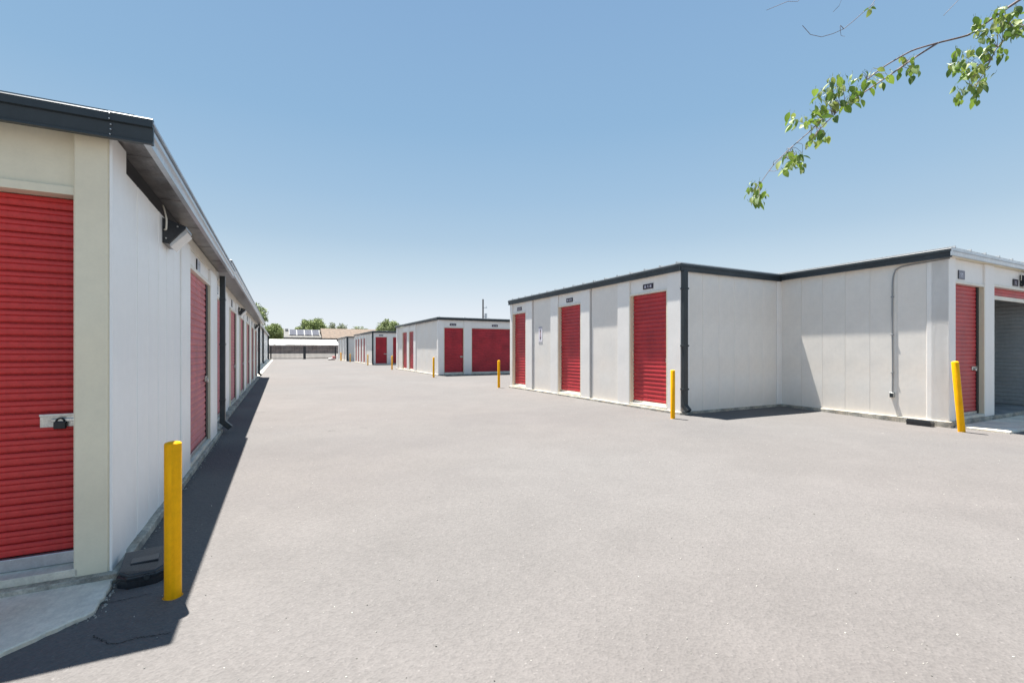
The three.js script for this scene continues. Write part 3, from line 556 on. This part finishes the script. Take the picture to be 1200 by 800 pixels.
// ---------------------------------------------------------------- gate, fence, street
{
  const gz = -75, gy = -.05;
  function leaf(label, x0, x1) {
    const t = thing('gate_leaf', label, 'gate', [x0, gy, gz], 'leaves of the black gate'), w = x1 - x0, h = 1.86;
    for (const y of [.14, h - .12]) mesh('rail', boxAt(0, w, y - .035, y + .035, -.025, .025), M.iron, t);
    const pg = boxAt(-.02, .02, .06, h, -.02, .02), n = Math.floor(w / .16); for (let i = 0; i <= n; i++) mesh('picket', pg, M.iron, t, [i * w / n, 0, 0]);
    for (const x of [.04, w - .04]) mesh('post', boxAt(-.08, .08, .02, h + .06, -.08, .08), M.iron, t, [x, 0, 0]);
    mesh('wheel', new THREE.CylinderGeometry(.11, .11, .06, 16).rotateZ(Math.PI / 2).translate(w > 4.3 ? w - .18 : .18, .11, .08), M.black, t); return t;
  }
  leaf('black picket gate leaf hung beside the far white storage building', -1.25, 3.2);
  leaf('black picket gate leaf ending near the orange yellow bollard', 3.28, 7.6);
  // board fence over the street: boards too small to tell apart, with real gaps
  const f = thing('board_fence', 'brown board fence across the street behind the gate', 'fence', [0, .6, -104]);
  const L = []; for (let x = -16; x < 42; x += .155) L.push(boxAt(x, x + .145, 0, 1.72 + rr(-.03, .03), -.012 + rr(-.006, .006), .012));
  mesh('boards', merge(L.map(g => metric(g))), M.wood, f); mesh('top_rail', boxAt(-16, 42, 1.45, 1.54, -.06, -.016), M.wood, f);
  const fp = boxAt(-.05, .05, 0, 1.8, -.14, -.064); for (let x = -15; x < 42; x += 3) mesh('post', fp, M.wood, f, [x, 0, 0]);
  // long low shed whose white metal roof shows over the fence
  const t = thing('low_shed', 'long low shed with a white metal roof behind the brown board fence', 'shed', [-2.3, .66, -109]);
  mesh('wall', metric(boxAt(.3, 13.4, 0, 1.7, -2.4, 2.4)), M.cream, t);
  { const r = []; for (let i = 0; i < 11; i++) r.push(softAt(i * 1.245, i * 1.245 + 1.235, -.03, .03, -2.75, 2.75, .01)); for (const g of r) { const m = mesh('roof_sheet', metric(g), M.white, t, [0, 2.42, 0]); m.rotation.x = .215; } }
  // houses
  function house(label, x, z, w, d, wallH, ridge, wallM, roofM, y = .66) {
    const t = thing('house', label, 'house', [x, y, z]);
    mesh('wall', metric(boxAt(-w / 2, w / 2, 0, wallH, -d / 2, d / 2)), wallM, t);
    const s = new THREE.Shape(); s.moveTo(-d / 2 - .5, wallH); s.lineTo(0, ridge); s.lineTo(d / 2 + .5, wallH); s.lineTo(d / 2 + .5, wallH + .2); s.lineTo(0, ridge + .22); s.lineTo(-d / 2 - .5, wallH + .2); s.closePath();
    const g = new THREE.ExtrudeGeometry(s, { depth: w + .8, bevelEnabled: false }); g.rotateY(Math.PI / 2).translate(-w / 2 - .4, .004, 0); const roof = mesh('roof', metric(g), roofM, t);
    const gb = new THREE.Shape(); gb.moveTo(-d / 2, wallH); gb.lineTo(d / 2, wallH); gb.lineTo(0, ridge - .05); gb.closePath(); const gg = new THREE.ExtrudeGeometry(gb, { depth: w - .02, bevelEnabled: false }); gg.rotateY(Math.PI / 2).translate(-w / 2 + .01, 0, 0); mesh('gable', metric(gg), wallM, t);
    return { t, roof };
  }
  const stucco = mat({ map: paintTex(sRGB(.40, .38, .35), .1, .03, .3), roughness: .9 }), greyw = mat({ map: paintTex(sRGB(.22, .225, .24), .15, .03, .3), roughness: .85 });
  const tanRoof = mat({ map: paintTex(sRGB(.165, .118, .09), .2, .04, .4), roughness: .9 }), greyRoof = mat({ map: paintTex(sRGB(.15, .145, .135), .2, .03, .4), roughness: .9 });
  const pv = phys({ specularIntensity: .3, map: paintTex(sRGB(.075, .08, .10), .15, .02, .4), roughness: .85 });
  {
    const { t, roof } = house('low house with grey roof carrying four solar panels', 5.0, -128, 7.6, 9, 3.6, 5.7, stucco, greyRoof);
    const a = Math.atan2(2.1, 5); for (let i = 0; i < 4; i++) { const m = mesh('solar_panel', metric(softAt(-.78, .78, .14, .2, -1.8, 1.8, .02)), pv, roof, [-2.2 + i * 1.72, 5.0, 2.2]); m.rotation.x = a; mesh('frame', metric(boxAt(-.81, .81, .10, .138, -1.85, 1.85)), M.galv, roof, [-2.2 + i * 1.72, 5.0, 2.2]).rotation.x = a; }
    for (const x of [-2.5, 0, 2.5]) mesh('window', metric(boxAt(x - .7, x + .7, 1.1, 2.3, 4.5, 4.53)), M.black, t);
    mesh('chimney', metric(boxAt(-3.9, -3.2, 3.8, 6.0, .2, 1.3)), stucco, t);
  }
  {
    const { t } = house('long grey house with a pale terracotta roof beyond the fence', 18.4, -124, 18, 9, 3.4, 5.9, greyw, tanRoof);
    for (const x of [-7.4, -5.2, -2, 2, 5.5]) { mesh('window', metric(boxAt(x - .65, x + .65, 1.2, 2.5, 4.5, 4.53)), M.black, t); mesh('window_frame', merge([boxAt(x - .75, x + .75, 2.5, 2.62, 4.5, 4.56), boxAt(x - .75, x + .75, 1.08, 1.2, 4.5, 4.56), boxAt(x - .75, x - .65, 1.2, 2.5, 4.5, 4.56), boxAt(x + .65, x + .75, 1.2, 2.5, 4.5, 4.56)].map(g => metric(g))), M.white, t); }
  }
  // pale bundle by the gate
  const s = thing('sack_pile', 'pale pinkish bundle of sacks on the asphalt by the gate', 'sack', [6.35, -.06, -66.5]);
  const blob = (x, z, r, q) => { const g = new THREE.IcosahedronGeometry(r, 3), p = g.attributes.position; for (let i = 0; i < p.count; i++) { const n = 1 + .28 * noise.noise(p.getX(i) * 4 + q, p.getY(i) * 4, p.getZ(i) * 4); p.setXYZ(i, p.getX(i) * n * 1.25, Math.max(0, p.getY(i) * n * .8 + r * .7), p.getZ(i) * n); } g.computeVertexNormals(); return g.translate(x, 0, z); };
  const sm = mat({ color: lin(.62, .48, .46), roughness: .8 }); mesh('sack', blob(0, 0, .26, 1), sm, s); mesh('sack', blob(-.4, .1, .2, 5), mat({ color: lin(.6, .56, .54), roughness: .8 }), s); mesh('sack', blob(.12, .05, .17, 9).translate(0, .3, 0), mat({ color: lin(.42, .12, .12), roughness: .8 }), s);
  // utility pole far behind
  const upp = at(566, HOR, 92); const up = thing('utility_pole', 'grey utility pole with a transformer rising behind the storage roofs', 'utility pole', [upp.x, -.1, upp.z]);
  mesh('pole', new THREE.CylinderGeometry(.15, .19, 11.6, 12).translate(0, 5.8, 0), mat({ map: paintTex(sRGB(.17, .16, .15), .3, .03, .5), roughness: .9 }), up);
  mesh('transformer', merge([metric(new THREE.CylinderGeometry(.26, .26, .95, 14).translate(.62, 8.3, 0)), metric(boxAt(.1, .5, 8.1, 8.25, -.05, .05))]), M.galv, up); mesh('cross_bracket', boxAt(-.05, .9, 9.85, 9.95, -.06, .06), M.galv, up); mesh('insulator', new THREE.CylinderGeometry(.07, .09, .3, 8).translate(.7, 10.08, 0), M.galv, up);
}

// ---------------------------------------------------------------- trees
function leafMat(r, g, b) { return new THREE.MeshPhysicalMaterial({ color: lin(r, g, b), roughness: .78, transmission: .5, thickness: 0, side: THREE.DoubleSide }); }
const treeMats = [mat({ color: lin(.215, .265, .09), roughness: .75, side: THREE.DoubleSide }), mat({ color: lin(.24, .285, .12), roughness: .75, side: THREE.DoubleSide }), mat({ color: lin(.25, .275, .17), roughness: .75, side: THREE.DoubleSide })];
function farTree(label, x, z, h, rx, ry, mi, n, leaf, open = 0, gy = .66) {
  const t = thing('tree', label, 'tree', [x, gy, z], 'trees beyond the gate');
  const cy = h - ry; mesh('trunk', metric(tube([V(0, -.1, 0), V(.1, h * .25, 0), V(-.1, h * .5, .1), V(.05, h * .8, 0)], h * .028, 8, 14, k => 1.25 - .85 * k)), M.bark, t);
  for (let i = 0; i < 6; i++) { const a = i * 1.05 + rr(0, .5); mesh('limb', tube([V(0, h * .35, 0), V(Math.cos(a) * rx * .35, cy, Math.sin(a) * rx * .35), V(Math.cos(a) * rx * .75, cy + ry * rr(-.1, .6), Math.sin(a) * rx * .75)], h * .012, 5, 8, k => 1.1 - .85 * k), M.bark, t); }
  const clumps = []; const nc = open ? 34 : 90;
  for (let i = 0; i < nc; i++) { const a = rr(0, 6.283), e = Math.asin(rr(-.75, 1)), q = Math.pow(rnd(), .4) * .86; clumps.push([Math.cos(a) * Math.cos(e) * rx * q, cy + Math.sin(e) * ry * q, Math.sin(a) * Math.cos(e) * rx * q, rr(.2, .42) * Math.min(rx, ry) * (open ? .75 : 1)]); }
  const pos = [], nor = [], tmp = V(0, 0, 0), u = V(0, 0, 0), w = V(0, 0, 0), nn = V(0, 0, 0);
  for (let i = 0; i < n; i++) {
    const c = clumps[Math.floor(rnd() * nc)]; tmp.set(rr(-1, 1), rr(-1, 1), rr(-1, 1)).normalize().multiplyScalar(c[3] * Math.pow(rnd(), .45)); const px = c[0] + tmp.x, py = c[1] + tmp.y * .8, pz = c[2] + tmp.z, s = leaf * rr(.6, 1.3);
    nn.set(rr(-1, 1), rr(-.2, 1.2), rr(-1, 1)).normalize(); u.set(rr(-1, 1), rr(-1, 1), rr(-1, 1)).cross(nn).normalize(); w.crossVectors(nn, u);
    const q = [[-.9, 0], [0, -.45], [1, 0], [0, .45]].map(([a, b]) => [px + (u.x * a + w.x * b) * s, py + (u.y * a + w.y * b) * s, pz + (u.z * a + w.z * b) * s]);
    for (const k of [0, 1, 2, 0, 2, 3]) { pos.push(...q[k]); nor.push(nn.x, nn.y, nn.z); }
  }
  const g = new THREE.BufferGeometry(); g.setAttribute('position', new THREE.Float32BufferAttribute(pos, 3)); g.setAttribute('normal', new THREE.Float32BufferAttribute(nor, 3)); mesh('crown', g, treeMats[mi], t); return t;
}
{
  const gp = (u, d) => { const p = at(u, HOR, d); return [p.x, p.z]; };
  let p;
  p = gp(302, 64); farTree('tall green tree rising behind the roofs of the storage row', p[0] - 1, p[1], 8.0, 2.3, 2.4, 1, 9000, .15, 0, 0);
  p = gp(321, 128); farTree('round dark green tree beyond the end of the storage row', p[0], p[1], 8.3, 3.3, 3.0, 0, 9000, .2);
  p = gp(331, 140); farTree('small greyish tree behind the round dark green tree', p[0] + 1, p[1], 6.6, 2.0, 2.2, 2, 4000, .2, 1);
  p = gp(366, 165); farTree('broad green tree behind the house with solar panels', p[0], p[1], 12.6, 5.8, 4.8, 0, 20000, .26);
  p = gp(398, 170); farTree('sparse open tree behind the terracotta roof', p[0], p[1], 12.0, 4.6, 4.2, 2, 2600, .24, 1);
  p = gp(421, 165); farTree('low green tree behind the ridge of the terracotta roof', p[0], p[1], 9.3, 4.2, 3.2, 1, 7000, .24);
  p = gp(443, 150); farTree('thin pale tree over the small distant building', p[0], p[1], 8.2, 2.4, 2.4, 2, 1800, .2, 1);
  p = gp(456, 120); farTree('green tree over the roof of the small distant building', p[0], p[1], 9.0, 3.3, 2.8, 1, 9000, .2);
  p = gp(478, 170); farTree('green tree behind the building with a wide red end door', p[0], p[1], 10.0, 4.2, 3.4, 0, 8000, .24);
}
// ---- near tree: trunk out of view to the right, a leafy branch hanging into the picture
{
  const base = [4.55, -.05, 1.75];
  const t = thing('overhanging_tree', 'leafy green branch hanging in from a tree, against the blue sky', 'tree', [0, 0, 0]);
  const C = (d, l, y) => V(d * SY + l * CY, y, -d * CY + l * SY);
  const top = C(.35, 4.7, 3.6);
  mesh('trunk', metric(tube([V(base[0], -.12, base[2]), V(base[0] + .04, .8, base[2] - .02), V(base[0] - .03, 2.0, base[2] - .05), V(base[0] - .02, 3.0, base[2]), V(base[0] + .1, 4.6, base[2] + .1)], .15, 12, 30, k => 1.25 - .8 * k)), M.bark, t);
  // pixels of the enlarged corner (3.2 times, from 850,0)
  const Q = (x, y, d = 1.95) => at(850 + x / 3.2, y / 3.2, d);
  const junction = C(1.55, 2.75, 3.05);
  const limb = [V(base[0] - .03, 2.3, base[2] - .04), C(.8, 3.9, 2.72), C(1.25, 3.2, 2.95), junction];
  mesh('limb', metric(tube(limb, .032, 8, 24, k => 1.5 - 1.15 * k)), M.bark, t);
  const limb2 = [V(base[0], 2.8, base[2]), C(.3, 4.0, 3.5), C(.6, 3.2, 4.0), C(.9, 2.5, 4.2)];
  mesh('limb', metric(tube(limb2, .03, 7, 20, k => 1.4 - 1.1 * k)), M.bark, t);
  // leaf shapes
  function leafGeo(L, W, fold, curl) {
    const n = 6, pos = [], idx = [];
    for (let i = 0; i <= n; i++) { const s = i / n, w = W * Math.pow(Math.sin(Math.PI * Math.min(1, .04 + s * .96)), .75) * (1 - .28 * s) * (i === n ? 0 : 1), y = -curl * s * s * L; pos.push(-w, y + fold * w, s * L, 0, y, s * L, w, y + fold * w, s * L); }
    for (let i = 0; i < n; i++) { const a = i * 3; idx.push(a, a + 3, a + 1, a + 1, a + 3, a + 4, a + 1, a + 4, a + 2, a + 2, a + 4, a + 5); }
    const g = new THREE.BufferGeometry(); g.setAttribute('position', new THREE.Float32BufferAttribute(pos, 3)); g.setIndex(idx); g.computeVertexNormals();
    const st = tube([V(0, 0, .001), V(0, .003, -.008), V(0, .008, -.016)], .0007, 4, 4); const m = merge([g.toNonIndexed(), st.toNonIndexed()].map(q => { q.deleteAttribute('uv'); return metric(q); })); return m;
  }
  const geos = [leafGeo(.046, .0155, .35, .25), leafGeo(.038, .014, .2, .4), leafGeo(.052, .017, .45, .15), leafGeo(.030, .011, .5, .3)];
  const lm = [leafMat(.17, .27, .03), leafMat(.21, .31, .04), leafMat(.085, .16, .022), leafMat(.26, .32, .07)];
  const up = V(0, 1, 0);
  function leaves(br, list) {
    for (const [x0, x1, y0, y1, n, d = 1.95] of list) for (let i = 0; i < n * 2.0; i++) {
      const p = Q(rr(x0, x1), rr(y0, y1), d + rr(-.07, .07)); const m = mesh('leaf', geos[Math.floor(rnd() * 4)], lm[Math.floor(rnd() * 4)], br, [p.x, p.y, p.z]);
      const a = rr(0, 6.283), dn = V(Math.cos(a), rr(-2.2, -.1), Math.sin(a)).normalize(); m.up.set(rr(-.6, .6), 1, rr(-.6, .6)); m.lookAt(p.clone().add(dn)); m.scale.setScalar(rr(.48, 1.0));
      if (br.userData.path && rnd() < .3) { const c = br.userData.path; let q = null, bd = 9; for (let k = 0; k <= 40; k++) { const z = c.getPointAt(k / 40), dd = z.distanceTo(p); if (dd < bd) { bd = dd; q = z; } } if (bd < .13 && bd > .02) { const mid = q.clone().lerp(p, .5).add(V(rr(-.01, .01), rr(0, .02), rr(-.01, .01))); mesh('twig', tube([q, mid, p.clone().add(V(0, .008, 0))], .0009, 4, 6, k => 1.2 - .6 * k), M.twig, br); } }
    }
  }
  function branch(pts, r0, r1) { const g = new THREE.Group(); g.name = 'branch'; t.add(g); g.userData.path = new THREE.CatmullRomCurve3(pts, false, 'catmullrom', .25); mesh('stem', metric(tube(pts, 1, 6, pts.length * 7, k => r0 + (r1 - r0) * k)), M.twig, g); return g; }
  const b1 = branch([junction, Q(1150, -30), Q(1000, 70), Q(915, 130), Q(800, 160), Q(700, 190), Q(595, 250), Q(530, 300)], .0085, .0022);
  leaves(b1, [[500, 620, 250, 320, 10], [930, 1010, 60, 140, 8], [480, 540, 290, 360, 6]]);
  const b2 = branch([Q(800, 160), Q(720, 210), Q(620, 280), Q(530, 340), Q(430, 410), Q(350, 490), Q(300, 560)], .004, .0014);
  leaves(b2, [[650, 735, 205, 290, 8], [370, 515, 275, 380, 25], [330, 420, 330, 460, 17], [230, 335, 420, 475, 11], [320, 390, 485, 540, 8], [400, 490, 330, 400, 8]]);
  const b3 = branch([Q(370, 440), Q(320, 490), Q(240, 560), Q(180, 620), Q(130, 690)], .0022, .0011);
  leaves(b3, [[205, 305, 565, 640, 12], [80, 155, 680, 770, 20], [230, 290, 575, 620, 3]]);
  const b4 = branch([junction, Q(1120, 95), Q(1050, 150), Q(1015, 185), Q(985, 250), Q(930, 340)], .006, .0014);
  leaves(b4, [[1000, 1120, 20, 110, 24], [930, 1060, 110, 210, 20], [860, 990, 180, 260, 18], [835, 880, 220, 290, 6], [880, 965, 260, 330, 12], [860, 960, 320, 380, 10], [970, 1020, 250, 290, 2], [1050, 1120, 90, 140, 8]]);
  const far = C(.9, 2.5, 4.2);
  const twig = (pts, r) => { mesh('twig', tube(pts, r, 5, pts.length * 6, k => 1.1 - .6 * k), M.twig, t); };
  const Q2 = (x, y) => Q(x, y, 2.0);
  twig([far, Q2(620, -120), Q2(570, 0), Q2(530, 35), Q2(450, 105), Q2(380, 135), Q2(330, 138), Q2(290, 95)], .0022);
  twig([Q2(445, 108), Q2(432, 95), Q2(435, 132), Q2(450, 136)], .0012); twig([far, Q2(470, -60), Q2(450, 5), Q2(405, 45)], .0016); twig([far, Q2(330, -60), Q2(245, 0), Q2(155, 38)], .0018); twig([far, Q2(920, -60), Q2(870, 5), Q2(820, 58)], .002); twig([Q2(560, 14), Q2(545, 40), Q2(540, 45)], .0012);
  leaves(b1, [[535, 552, 20, 40, 2, 2.0]]);
  for (const g of t.children) delete g.userData.path;
  // crown over the trunk, out of view
  const pos = [], nor = []; const u = V(0, 0, 0), w = V(0, 0, 0), nn = V(0, 0, 0); const cl = []; for (let i = 0; i < 22; i++) { const a = rr(0, 6.283); cl.push([base[0] + .3 + Math.cos(a) * rr(.2, 1.2), rr(3.9, 5.8), base[2] + .4 + Math.sin(a) * rr(.2, 1.2), rr(.25, .5)]); }
  for (let i = 0; i < 5000; i++) { const c = cl[i % 22]; u.set(rr(-1, 1), rr(-1, 1), rr(-1, 1)).normalize().multiplyScalar(c[3] * Math.cbrt(rnd())); const p = [c[0] + u.x, c[1] + u.y, c[2] + u.z]; nn.set(rr(-1, 1), rr(0, 1), rr(-1, 1)).normalize(); u.set(rr(-1, 1), rr(-1, 1), rr(-1, 1)).cross(nn).normalize(); w.crossVectors(nn, u); const s = rr(.02, .034); const q = [[-1, 0], [0, -.5], [1, 0], [0, .5]].map(([a, b]) => [p[0] + (u.x * a + w.x * b) * s, p[1] + (u.y * a + w.y * b) * s, p[2] + (u.z * a + w.z * b) * s]); for (const k of [0, 1, 2, 0, 2, 3]) { pos.push(...q[k]); nor.push(nn.x, nn.y, nn.z); } }
  const g = new THREE.BufferGeometry(); g.setAttribute('position', new THREE.Float32BufferAttribute(pos, 3)); g.setAttribute('normal', new THREE.Float32BufferAttribute(nor, 3)); mesh('crown', g, lm[0], t);
  structure('planting_bed', metric(new THREE.CylinderGeometry(.7, .75, .09, 28).translate(base[0], -.03, base[2])), mat({ map: paintTex(sRGB(.12, .085, .06), .5, .06, 2), roughness: .95 }));
}
// ---------------------------------------------------------------- loose grit and cracks
{
  const sg = new THREE.IcosahedronGeometry(1, 0), gm = mat({ color: lin(.42, .40, .37), roughness: .9 });
  const inst = new THREE.InstancedMesh(sg, gm, 800); inst.name = 'grit'; inst.userData = { kind: 'stuff', label: 'loose pale grit and chips scattered over the asphalt', category: 'grit' };
  const m4 = new THREE.Matrix4(), q = new THREE.Quaternion(), col = new THREE.Color();
  for (let i = 0; i < 800; i++) {
    let x, z, s = rr(.002, .0045);
    if (i < 300) { const t = rnd(); if (t < .35) { x = -.785 + rr(0, .03); z = rr(-8, -3.2); } else if (t < .55) { x = -.79 + rr(-.01, .03); z = rr(-3.2, -2.8); } else { const k = rnd(); x = -.79 - .9 * k + rr(-.01, .01); z = -2.82 + .3 * k + rr(0, .04); } s = rr(.002, .007); }
    else { const d = 1.6 + 8 * Math.pow(rnd(), 1.4), l = rr(-.9, 1.1) * d; x = d * SY + l * CY; z = -d * CY + l * SY; if (x < -.75) x = rr(0, 5); if (x > 9.9) x = rr(0, 6); }
    q.setFromEuler(new THREE.Euler(rr(0, 6), rr(0, 6), rr(0, 6))); m4.compose(V(x, groundY(x, z) + s * .3, z), q, V(s * rr(.8, 1.4), s * .7, s)); inst.setMatrixAt(i, m4);
    const k = rnd() < .25 ? .3 : rr(.7, 1.25); inst.setColorAt(i, col.setRGB(k, k, k * .97));
  }
  sh(inst); scene.add(inst);
  // cracks in the asphalt: thin ribbons of dark joint filler
  const cm = mat({ color: lin(.012, .012, .013), roughness: .95 });
  function crack(pts, w) {
    const c = new THREE.CatmullRomCurve3(pts.map(([x, z]) => V(x, 0, z)), false, 'catmullrom', .3), n = pts.length * 14, pos = [], idx = [];
    for (let i = 0; i <= n; i++) { const p = c.getPointAt(i / n), tg = c.getTangentAt(i / n), j = rr(-.006, .006), k = w * rr(.35, 1.2) * (i === 0 || i === n ? .1 : 1), X = p.x - tg.z * j, Z = p.z + tg.x * j; for (const s of [-1, 1]) { const x = X - tg.z * s * k, z = Z + tg.x * s * k; pos.push(x, groundY(x, z) + .003, z); } if (i < n) { const a = i * 2; idx.push(a, a + 1, a + 2, a + 1, a + 3, a + 2); } }
    const g = new THREE.BufferGeometry(); g.setAttribute('position', new THREE.Float32BufferAttribute(pos, 3)); g.setIndex(idx); g.computeVertexNormals(); if (g.attributes.normal.getY(4) < 0) { g.setIndex(idx.map((_, i) => idx[i - i % 3 + [0, 2, 1][i % 3]])); g.computeVertexNormals(); }
    structure('pavement_crack', g, cm);
  }
  const G = (u, v) => { const p = at(u, v, FOC * (EYE + .05) / (v - HOR)); return [p.x, p.z]; };
  crack([G(108, 745), G(130, 755), G(160, 748), G(200, 742)], .0028);
  crack([G(384, 505.5), G(389, 504.6), G(393, 504.8)], .004); crack([G(421, 501), G(430, 501.3)], .003); crack([G(300, 483.5), G(312, 483)], .006);
  crack([G(118, 708), G(150, 702), G(178, 695)], .002);
}
renderer.render(scene, camera);
